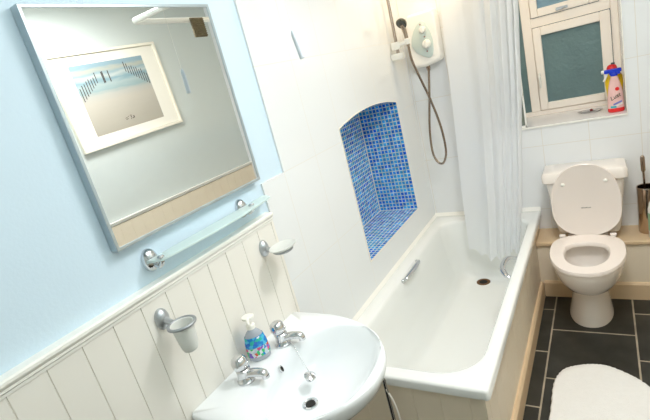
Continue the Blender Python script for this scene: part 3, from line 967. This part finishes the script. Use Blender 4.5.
cu = empty('shower_curtain', (0.55, 1.5, RZ), 'sheer white shower curtain gathered in folds and hanging inside the bath', 'shower curtain')
bm = bmesh.new()
NS, NZ = 220, 46
def lerp(a, b, t): return a + (b - a) * t
def interp(z, tab):
    tab = sorted(tab)
    if z <= tab[0][0]: return tab[0][1]
    for (z0, v0), (z1, v1) in zip(tab[:-1], tab[1:]):
        if z <= z1: return lerp(v0, v1, (z - z0) / (z1 - z0))
    return tab[-1][1]
grid = []
for r in range(NZ + 1):
    t = r / NZ
    row = []
    for i in range(NS + 1):
        s = i / NS
        zb = 0.325 - 0.055 * math.sin(PI * min(1, s * 1.15)) + 0.014 * math.sin(s * 31)
        z = lerp(RZ - 0.035, zb, t)
        xl = interp(z, [(0.25, 0.262), (0.74, 0.270), (1.32, 0.292), (1.85, 0.31), (2.02, 0.36)])
        xr = interp(z, [(0.25, 0.560), (0.64, 0.622), (1.23, 0.682), (1.75, 0.722), (2.02, 0.735)])
        yc = interp(z, [(0.25, 1.44), (0.6, 1.46), (1.2, 1.52), (2.0, 1.56)])
        u = s ** 0.75
        ph = 2 * PI * (1.0 * s + 4.2 * s ** 2.3)
        dens = lerp(0.35, 1.0, min(1, s * 1.6))
        amp = lerp(0.012, 0.026, s) * (0.75 + 0.25 * math.sin(1.7 * z + 5 * s))
        x = lerp(xl, xr, u) + 0.005 * math.sin(ph * 2 + 0.6) * dens
        y = yc + amp * math.sin(ph + 0.25 * math.sin(3 * z)) + 0.003 * math.sin(2.3 * ph + 1 + z) * dens + lerp(0.03, 0, s)
        row.append(bm.verts.new((x, y, z)))
    grid.append(row)
for r in range(NZ):
    for i in range(NS):
        bm.faces.new((grid[r][i], grid[r][i + 1], grid[r + 1][i + 1], grid[r + 1][i]))
link('fabric', bm, CURTAIN, cu, smooth=True, angle=180)
for i in range(5):
    yy = 1.42 + 0.05 * i
    b2 = ring_bm(0, 0, 0, 0.022, 0.0025, n=20, m=6)
    bmesh.ops.transform(b2, matrix=Matrix.Translation((RX, yy, RZ - 0.012)) @ Matrix.Rotation(PI / 2, 4, 'X'), verts=b2.verts)
    link('curtain_ring', b2, WHITE_PLASTIC, cu, smooth=True)

# small woven panel on the rail, seen in the mirror
bm = bmesh.new()
box(bm, RX - 0.019, RX - 0.012, 0.562, 0.650, 1.970, RZ + 0.006)
for i in range(9):
    z = 1.978 + i * 0.0098
    tube(bm, [(RX - 0.019, 0.56, z), (RX - 0.019, 0.652, z)], 0.003, n=6, smooth=False)
tag(link('woven_panel', bm, WICKER), 'small brown woven panel fixed to the white curtain rail', 'woven panel')

# ------------------------------------------------------------------ framed picture on the right wall
PCY, PCZ, PW, PH = 0.692, 1.845, 0.80, 0.575
fp = empty('framed_picture', (W, PCY, PCZ - PH / 2), 'cream framed beach photograph on the right wall, seen in the mirror', 'picture')
rot = Matrix.Translation((W, PCY, PCZ)) @ Matrix.Rotation(math.radians(2.3), 4, 'X')
def pbox(bm, a0, a1, b0, b1, d0, d1, mi=0):
    box(bm, -d1, -d0, a0, a1, b0, b1, mi)
bm = bmesh.new()
f_ = 0.018
picture_frame_ring(bm, (-PW / 2, PW / 2, -PH / 2, PH / 2), f_, -0.026, 0.0)
bmesh.ops.transform(bm, matrix=rot, verts=bm.verts)
link('frame', bm, PIC_FRAME, fp, bevel=0.003)
bm = bmesh.new()
pbox(bm, -PW / 2 + 0.02, PW / 2 - 0.02, -PH / 2 + 0.02, PH / 2 - 0.02, 0.0, 0.013)
bmesh.ops.transform(bm, matrix=rot, verts=bm.verts)
link('mount', bm, PIC_MOUNT, fp)
bm = bmesh.new()
A0, A1, B0, B1 = -0.275, 0.262, -0.212, 0.212
lay = bm.loops.layers.uv.verify()
f = quad(bm, [(-0.0136, A0, B0), (-0.0136, A1, B0), (-0.0136, A1, B1), (-0.0136, A0, B1)])
for l, uvc in zip(f.loops, ((0, 0), (1, 0), (1, 1), (0, 1))):
    l[lay].uv = uvc
def post(u, v, h, w=0.006, lean=0.0):
    a = A0 + (A1 - A0) * u
    b = B0 + (B1 - B0) * v
    quad(bm, [(-0.0141, a - w / 2, b), (-0.0141, a + w / 2, b), (-0.0141, a + w / 2 + lean, b + h), (-0.0141, a - w / 2 + lean, b + h)], 1)
rnd = random.Random(3)
for i in range(8):
    t = i / 7
    post(0.03 + 0.24 * t, 0.50 + 0.22 * t, 0.085 - 0.03 * t + rnd.uniform(-0.01, 0.012), 0.0055)
for i in range(10):
    t = i / 9
    post(0.98 - 0.28 * t, 0.56 + 0.24 * t, 0.075 - 0.02 * t + rnd.uniform(-0.01, 0.012), 0.0055)
for u in (0.36, 0.375, 0.45):
    post(u, 0.70 + rnd.uniform(-0.01, 0.01), 0.07, 0.007)
for i in range(26):
    pa, pr = rnd.uniform(0, 2 * PI), math.sqrt(rnd.random())
    post(0.50 + 0.07 * pr * math.cos(pa), 0.13 + 0.035 * pr * math.sin(pa), 0.004, 0.005, 0.002)
bmesh.ops.transform(bm, matrix=rot, verts=bm.verts)
tag(link('print', bm, [PRINT, POST_INK], fp, uv=False, recalc=False), 'beach print of sea, sand and rows of posts')

# ------------------------------------------------------------------ toilet
TX = 0.946
toilet = empty('toilet', (TX, 1.30, 0), 'white close-coupled toilet with its lid raised against the cistern', 'toilet')
def egg(yf, yb, hw, z, n=48, px=2.25, widest=0.58, hb=0.62):
    """front at yf (small y), back at yb; blunt at the back"""
    L = yb - yf
    ym = yf + L * widest
    pts = []
    for i in range(n):
        a = 2 * PI * i / n
        s, c = math.sin(a), math.cos(a)
        x = TX + hw * (abs(c) ** (2 / px)) * (1 if c >= 0 else -1)
        if s < 0:
            y = ym - (ym - yf) * abs(s) ** (2 / 2.05)
        else:
            y = ym + (yb - ym) * s ** (2 / (px + 0.9))
        pts.append((x, y, z))
    return pts
bm = bmesh.new()
rings = [[(x - 0.008, y, z) for x, y, z in egg(1.158, 1.478, 0.109, 0.0)], [(x - 0.008, y, z) for x, y, z in egg(1.159, 1.478, 0.108, 0.012)], *[[(x - 0.006, y, z) for x, y, z in r_] for r_ in (egg(1.180, 1.478, 0.096, 0.07), egg(1.196, 1.478, 0.086, 0.14), egg(1.196, 1.478, 0.080, 0.188))], egg(1.150, 1.478, 0.102, 0.203),
         egg(1.085, 1.478, 0.130, 0.245), egg(1.032, 1.478, 0.155, 0.30), egg(1.006, 1.478, 0.169, 0.355), egg(0.998, 1.478, 0.173, 0.388), egg(1.002, 1.476, 0.171, 0.395),
         egg(1.052, 1.40, 0.118, 0.395), egg(1.058, 1.395, 0.112, 0.385), egg(1.062, 1.39, 0.108, 0.33), egg(1.10, 1.36, 0.085, 0.26), egg(1.17, 1.31, 0.05, 0.22), egg(1.2, 1.28, 0.02, 0.215)]
loft(bm, rings)
box(bm, TX - 0.10, TX + 0.10, 1.44, 1.66, HL + 0.001, 0.40)
link('pan', bm, CERAMIC_WARM, toilet, smooth=True, angle=50)
bm = bmesh.new()
lathe(bm, (TX, 1.235, 0.262), (0, 0, 1), [(0, 0.075), (0.001, 0.075)], sx=1.0, sy=0.8)
link('water', bm, mat('toilet water', rgb(196, 204, 204), 0.02, spec=0.6), toilet)
bm = bmesh.new()
loft(bm, [egg(0.986, 1.462, 0.178, 0.400), egg(0.984, 1.462, 0.180, 0.408), egg(0.990, 1.458, 0.175, 0.420), egg(1.058, 1.352, 0.108, 0.421), egg(1.066, 1.344, 0.101, 0.412), egg(1.066, 1.344, 0.101, 0.400), egg(0.986, 1.462, 0.178, 0.400)], False, False)
bmesh.ops.remove_doubles(bm, verts=bm.verts, dist=0.0003)
link('seat', bm, SEAT_PLASTIC, toilet, smooth=True, angle=45)
# lid: egg outline standing nearly upright
def lid_ring(off, k):
    pts = []
    n = 48
    for i in range(n):
        a = 2 * PI * i / n
        s, c = math.sin(a), math.cos(a)
        L = 0.418
        hm = 0.205
        hw = 0.171
        x = TX + 0.004 + hw * k * (abs(c) ** (2 / 2.25)) * (1 if c >= 0 else -1)
        h = hm + ((L - hm) * (abs(s) ** (2 / 2.05)) * k if s > 0 else -(hm) * (abs(s) ** (2 / 3.6)) * k)
        if s < 0:                      # narrower towards the hinges
            x = TX + 0.004 + (x - TX - 0.004) * (1 - 0.16 * abs(s) ** 2)
        pts.append(Vector((x, 1.460 + off + 0.06 * h, 0.412 + h)))
    return pts
bm = bmesh.new()
loft(bm, [lid_ring(0.012, 0.985), lid_ring(0.009, 1.0), lid_ring(-0.004, 1.0), lid_ring(-0.006, 0.985), lid_ring(-0.002, 0.945)])
lid = link('lid', bm, SEAT_PLASTIC, toilet, smooth=True, angle=30)
for x, z in ((TX - 0.098, 0.722), (TX + 0.108, 0.728)):
    bm = bmesh.new()
    sphere(bm, (x, 1.457 + 0.06 * (z - 0.424), z), 0.010, n=12)
    link('lid_buffer', bm, WHITE_PLASTIC, lid, smooth=True)
bm = bmesh.new()
for i, (w_, h_) in enumerate(((0.006, 0.006), (0.005, 0.008), (0.006, 0.005), (0.007, 0.006), (0.004, 0.008), (0.006, 0.005), (0.006, 0.006))):
    x = TX - 0.018 + i * 0.0068
    box(bm, x, x + w_, 1.4655, 1.472, 0.578, 0.578 + h_ * 0.8)
tag(link('maker_mark', bm, GREY_INK, lid), 'tiny grey printed mark')
for s in (-1, 1):
    bm = bmesh.new()
    lathe(bm, (TX + s * 0.125 - 0.016, 1.456, 0.418), (1, 0, 0), [(0, 0.009), (0.032, 0.009)], n=16)
    box(bm, TX + s * 0.125 - 0.012, TX + s * 0.125 + 0.012, 1.442, 1.466, 0.396, 0.420)
    link('hinge', bm, SEAT_PLASTIC, toilet, bevel=0.002)
def cis(x0, x1, y0, y1, z, r):
    return rrect(x0, x1, y0, y1, z, r, r, 5)
CX0, CX1 = 0.738, 1.158
bm = bmesh.new()
loft(bm, [cis(0.80, 1.105, 1.53, 1.69, 0.402, 0.03), cis(0.79, 1.115, 1.522, 1.692, 0.43, 0.04), cis(CX0 + 0.018, CX1 - 0.018, 1.508, 1.694, 0.70, 0.04), cis(CX0 + 0.014, CX1 - 0.014, 1.506, 1.694, 0.730, 0.04)])
link('cistern', bm, CERAMIC_WARM, toilet, smooth=True, angle=50)
bm = bmesh.new()
loft(bm, [cis(CX0 + 0.006, CX1 - 0.006, 1.500, 1.697, 0.722, 0.03), cis(CX0, CX1, 1.494, 1.698, 0.729, 0.028), cis(CX0, CX1, 1.494, 1.698, 0.772, 0.028), cis(CX0 + 0.008, CX1 - 0.008, 1.502, 1.696, 0.785, 0.028), cis(CX0 + 0.05, CX1 - 0.05, 1.53, 1.68, 0.790, 0.03)])
link('cistern_lid', bm, CERAMIC_WARM, toilet, smooth=True, angle=40)

# toilet brush
BX, BY = 1.243, 1.605
tb = empty('toilet_brush', (BX, BY, HL), 'chrome toilet brush in a tall cylindrical holder on the ledge', 'toilet brush')
bm = bmesh.new()
lathe(bm, (BX, BY, HL + 0.0005), (0, 0, 1), [(0, 0.048), (0.004, 0.05), (0.258, 0.05), (0.263, 0.052), (0.268, 0.05), (0.266, 0.046), (0.02, 0.046), (0.012, 0.03)])
link('holder', bm, mat('smoky chrome', rgb(188, 170, 152), 0.12, metal=1.0), tb, smooth=True)
bm = bmesh.new()
lathe(bm, (BX - 0.008, BY, HL + 0.06), (-0.02, 0, 1), [(0, 0.004), (0.29, 0.0055), (0.30, 0.0105), (0.37, 0.011), (0.378, 0.009), (0.384, 0.004)], n=16)
link('handle', bm, CHROME_DARK, tb, smooth=True)
bm = bmesh.new()
lathe(bm, (BX - 0.006, BY, HL + 0.02), (0, 0, 1), [(0, 0.02), (0.01, 0.034), (0.06, 0.034), (0.075, 0.02)], n=20)
link('brush_head', bm, WHITE_PLASTIC, tb, smooth=True)
# pale green and white bottle beside the brush, cut by the photo's edge
GX, GY = 1.268, 1.512
gb = empty('cleaner_bottle', (GX, GY, HL), 'pale green and white bottle on the ledge in front of the toilet brush', 'bottle')
bm = bmesh.new()
lathe(bm, (GX, GY, HL + 0.0005), (0, 0, 1), [(0, 0.030), (0.005, 0.034), (0.17, 0.034), (0.20, 0.028), (0.235, 0.014), (0.25, 0.013)], n=24)
link('bottle', bm, WHITE_PLASTIC, gb, smooth=True)
bm = bmesh.new()
lathe(bm, (GX, GY, HL + 0.05), (0, 0, 1), [(0, 0.0346), (0.10, 0.0346)], n=24, close0=False, close1=False)
link('band_label', bm, PALE_GREEN, gb, smooth=True)
bm = bmesh.new()
lathe(bm, (GX, GY, HL + 0.25), (0, 0, 1), [(0, 0.016), (0.04, 0.015), (0.05, 0.011), (0.075, 0.006)], n=20)
link('cap', bm, PALE_GREEN, gb, smooth=True)

# ------------------------------------------------------------------ mat on the floor
bm = bmesh.new()
outl = [(0.790, 0.30), (0.793, 0.50), (0.792, 0.64), (0.806, 0.72), (0.838, 0.779), (0.898, 0.816), (0.960, 0.834), (1.021, 0.828), (1.097, 0.785), (1.150, 0.738), (1.205, 0.655), (1.22, 0.55), (1.22, 0.30), (1.2, 0.18), (1.1, 0.13), (0.9, 0.13), (0.81, 0.18)]
ol = [(p.x, p.y) for p in smooth_path([(x, y, 0) for x, y in outl + outl[:1]], 8)[:-1]]
cx, cy = 1.005, 0.48
def mring(k, z):
    return [(cx + (x - cx) * k + (0.0015 * math.sin(i * 2.1) if 0.9 < k else 0), cy + (y - cy) * k + (0.0015 * math.cos(i * 2.7) if 0.9 < k else 0), z) for i, (x, y) in enumerate(ol)]
rg = [mring(0.985, 0.0005), mring(1.0, 0.008), mring(0.995, 0.016), mring(0.97, 0.022)] + [mring(k, 0.023 + 0.0012 * math.sin(k * 40)) for k in (0.9, 0.8, 0.7, 0.6, 0.5, 0.4, 0.3, 0.2, 0.1, 0.02)]
loft(bm, rg)
tag(link('bath_mat', bm, RUG, smooth=True), 'white rounded bath mat lying on the dark slate floor', 'mat')

# ------------------------------------------------------------------ things on the window sill
BX0, BY0 = 1.129, 1.795
spb = empty('spray_cleaner', (BX0, BY0, WZ0), 'pink and red spray cleaner bottle with blue trigger on the window sill', 'spray bottle')
def sp_ring(z, a, b):
    return oval(BX0, BY0, a, b, WZ0 + z, 32)
bm = bmesh.new()
loft(bm, [sp_ring(0.0005, 0.036, 0.022), sp_ring(0.005, 0.040, 0.026), sp_ring(0.024, 0.040, 0.026)])
link('bottle_base', bm, RED, spb, smooth=True)
bm = bmesh.new()
loft(bm, [sp_ring(0.024, 0.040, 0.026), sp_ring(0.08, 0.0385, 0.025), sp_ring(0.13, 0.033, 0.022), sp_ring(0.17, 0.024, 0.018), sp_ring(0.195, 0.017, 0.015), sp_ring(0.205, 0.015, 0.014)])
bd = link('bottle_body', bm, PINK, spb, smooth=True)
bm = bmesh.new()
lathe(bm, (BX0, BY0, WZ0 + 0.200), (0, 0, 1), [(0, 0.018), (0.018, 0.018), (0.024, 0.013)], n=20)
box(bm, BX0 - 0.046, BX0 + 0.036, BY0 - 0.013, BY0 + 0.013, WZ0 + 0.219, WZ0 + 0.240)
box(bm, BX0 - 0.022, BX0 + 0.030, BY0 - 0.012, BY0 + 0.012, WZ0 + 0.208, WZ0 + 0.225)
tr = link('trigger_head', bm, BLUE, spb, bevel=0.004)
bm = bmesh.new()
lathe(bm, (BX0 - 0.044, BY0, WZ0 + 0.230), (-1, 0, 0.05), [(0, 0.010), (0.014, 0.010), (0.016, 0.006)], n=14)
link('nozzle', bm, WHITE_PLASTIC, tr, smooth=True)
bm = bmesh.new()
tube(bm, [(BX0 - 0.030, BY0, WZ0 + 0.222), (BX0 - 0.040, BY0, WZ0 + 0.200), (BX0 - 0.050, BY0, WZ0 + 0.178)], 0.006, n=10)
link('trigger', bm, WHITE_PLASTIC, tr, smooth=True)
def stick(bm, x, z, w, h, dy=0.0012, tilt=0.0):
    """a small patch following the front of the bottle"""
    n = 6
    lo, hi = [], []
    for i in range(n + 1):
        xx = x - w / 2 + w * i / n
        for lst, zz in ((lo, z - h / 2 + tilt * (xx - x)), (hi, z + h / 2 + tilt * (xx - x))):
            a, b = (0.0395, 0.0257) if zz < 0.07 else (0.036, 0.0238)
            q = max(0.0, 1 - ((xx) / a) ** 2)
            lst.append(bm.verts.new((BX0 + xx, BY0 - b * math.sqrt(q) - dy, WZ0 + zz)))
    for i in range(n):
        bm.faces.new((lo[i], lo[i + 1], hi[i + 1], hi[i]))
bm = bmesh.new()
lathe(bm, (BX0 + 0.010, BY0 - 0.0205, WZ0 + 0.130), (0, -1, 0.08), [(0, 0.010), (0.002, 0.010)], n=20)
link('red_spot', bm, RED, bd)
bm = bmesh.new(); stick(bm, -0.012, 0.032, 0.028, 0.012)
link('teal_flash', bm, TEAL_INK, bd)
bm = bmesh.new(); stick(bm, 0.008, 0.052, 0.040, 0.010, tilt=0.35)
link('lilac_flash', bm, LILAC_INK, bd)
bm = bmesh.new(); stick(bm, 0.010, 0.040, 0.044, 0.010, dy=0.0008, tilt=0.35)
link('white_flash', bm, WHITE_PLASTIC, bd)
text_part('brand_lettering', 'Lust', 0.031, Matrix.Translation((BX0 - 0.002, BY0 - 0.0275, WZ0 + 0.088)) @ Matrix.Rotation(-math.radians(26), 4, 'Y') @ Matrix.Rotation(math.radians(88), 4, 'X'), GREEN_INK, bd)
YX, YY = 1.128, 1.862
yb = empty('yellow_bottle', (YX, YY, WZ0), 'yellow bottle with red cap standing behind the spray cleaner', 'bottle')
bm = bmesh.new()
def yr(z, a, b): return oval(YX, YY, a, b, WZ0 + z, 32)
loft(bm, [yr(0.0005, 0.030, 0.024), yr(0.006, 0.034, 0.027), yr(0.095, 0.038, 0.029), yr(0.15, 0.044, 0.029), yr(0.188, 0.043, 0.027), yr(0.210, 0.032, 0.022), yr(0.222, 0.018, 0.017)])
link('bottle', bm, YELLOW, yb, smooth=True)
bm = bmesh.new()
lathe(bm, (YX - 0.006, YY, WZ0 + 0.220), (0, 0, 1), [(0, 0.026), (0.018, 0.026), (0.032, 0.021), (0.038, 0.012)], n=24)
cap = link('cap', bm, RED, yb, smooth=True)
bm = bmesh.new()
lathe(bm, (YX, YY, WZ0 + 0.255), (0, 0, 1), [(0, 0.010), (0.012, 0.009)], n=16)
link('cap_tip', bm, DARK_GREY, cap, smooth=True)
dx, dy = 1.0, 1.895
cd = empty('clear_dish', (dx, dy, WZ0), 'small clear plastic dish lying on the window sill beside the bottles', 'dish')
bm = bmesh.new()
loft(bm, [oval(dx, dy, 0.05, 0.028, WZ0 + 0.0005, 28), oval(dx, dy, 0.068, 0.038, WZ0 + 0.012, 28), oval(dx, dy, 0.066, 0.036, WZ0 + 0.013, 28), oval(dx, dy, 0.048, 0.026, WZ0 + 0.004, 28)])
link('dish', bm, CLEAR_DISH, cd, smooth=True)
bm = bmesh.new()
lathe(bm, (dx + 0.006, dy - 0.006, WZ0 + 0.0045), (0, 0, 1), [(0, 0.009), (0.012, 0.009), (0.016, 0.005)], n=14, sx=1.3)
tag(link('red_stopper', bm, DARK_RED, cd, smooth=True), 'dark red stopper')

# ------------------------------------------------------------------ wire stand between basin and bath
wsd = empty('wire_stand', (0.33, -0.045, 0), 'thin dark chrome wire stand between the basin and the bath end', 'stand')
bm = bmesh.new()
lathe(bm, (0.33, -0.055, 0.0005), (0, 0, 1), [(0, 0.045), (0.006, 0.045), (0.010, 0.02)])
link('base', bm, CHROME, wsd, smooth=True)
bm = bmesh.new()
tube(bm, [(0.322, -0.040, 0.006), (0.322, -0.040, 0.535)], 0.0048, n=10, smooth=False)
link('post', bm, mat('dark chrome', rgb(96, 96, 98), 0.2, metal=1.0), wsd, smooth=True)
bm = bmesh.new()
tube(bm, [(0.333, -0.046, 0.008), (0.333, -0.046, 0.47), (0.326, -0.044, 0.52), (0.310, -0.046, 0.505)], 0.003, n=8)
link('post', bm, CHROME, wsd, smooth=True)
bm = bmesh.new()
tube(bm, [(0.327, -0.045, 0.475), (0.348, -0.05, 0.43), (0.358, -0.052, 0.36), (0.352, -0.052, 0.27), (0.33, -0.05, 0.24)], 0.003, n=8)
link('loop', bm, WHITE_PLASTIC, wsd, smooth=True)

# ------------------------------------------------------------------ lamps
def lamp(x, y, r, name, label):
    t = empty(name, (x, y, CEILZ), label, 'ceiling light')
    bm = bmesh.new()
    lathe(bm, (x, y, CEILZ), (0, 0, -1), [(0, r), (0.012, r), (0.016, r * 0.92)], n=32)
    link('rim', bm, WHITE_PLASTIC, t, smooth=True)
    bm = bmesh.new()
    lathe(bm, (x, y, CEILZ - 0.014), (0, 0, -1), [(0, r * 0.9), (0.012, r * 0.86), (0.024, r * 0.6), (0.028, r * 0.1)], n=32)
    link('diffuser', bm, LAMP_GLASS, t, smooth=True)
lamp(1.05, 0.25, 0.17, 'added_ceiling_light', 'added round white ceiling lamp, unseen, over the middle of the bathroom')  # added lamp out of view, fills the room and toilet end with light
lamp(0.30, 1.40, 0.06, 'downlight', 'small round downlight in the ceiling above the bath')

def area(name, loc, rot, size, power, col):
    l = bpy.data.lights.new(name, 'AREA')
    l.shape = 'DISK'
    l.size = size
    l.energy = power
    l.color = col
    o = bpy.data.objects.new(name, l)
    COL.objects.link(o)
    o.location = loc
    o.rotation_euler = rot
    return o
area('added_ceiling_fill', (1.05, 0.25, CEILZ - 0.06), (0, 0, 0), 0.45, 24, (0.98, 0.975, 0.985))  # fill light below the added ceiling lamp
area('downlight_light', (0.30, 1.40, CEILZ - 0.06), (0, 0, 0), 0.12, 5.5, (1.0, 0.74, 0.44))
# the photographer's flash beside the camera
fl = bpy.data.lights.new('bounced_flash_light', 'SPOT')
fl.energy = 150
fl.color = (0.90, 0.96, 1.0)
fl.spot_size = math.radians(95)
fl.spot_blend = 0.6
fl.shadow_soft_size = 0.05
fo = bpy.data.objects.new('bounced_flash_light', fl)
COL.objects.link(fo)
fo.location = (1.15, -1.32, 1.72)
fo.rotation_euler = (math.radians(140), 0, math.radians(-4))   # aimed up at the ceiling, tipped towards the far wall

wd = bpy.data.worlds.new('dusk sky')
wd.use_nodes = True
wd.node_tree.nodes['Background'].inputs['Color'].default_value = (0.20, 0.30, 0.34, 1)
wd.node_tree.nodes['Background'].inputs['Strength'].default_value = 0.5
SC.world = wd

# ------------------------------------------------------------------ camera
cam = bpy.data.cameras.new('camera')
co = bpy.data.objects.new('camera', cam)
COL.objects.link(co)
R = Matrix(((0.838225244310772, 0.4866573885161959, -0.24605492476831828), (0.06238795833676373, 0.36266538476401095, 0.9298287806626239), (0.5417436501286531, -0.7947568212331168, 0.2736337198678466)))
co.matrix_world = Matrix.Translation((1.0857, -1.2466, 1.6155)) @ R.transposed().to_4x4()
cam.sensor_fit = 'HORIZONTAL'
cam.sensor_width = 36
cam.lens = 36 * 448.2745 / 650
cam.clip_start = 0.02
SC.camera = co

SC.view_settings.view_transform = 'Standard'
SC.view_settings.look = 'None'
SC.view_settings.gamma = 1
SC.view_settings.use_curve_mapping = False
SC.view_settings.exposure = -0.30
SC.cycles.max_bounces = 10
SC.cycles.diffuse_bounces = 6
SC.cycles.transparent_max_bounces = 16
SC.cycles.use_denoising = True
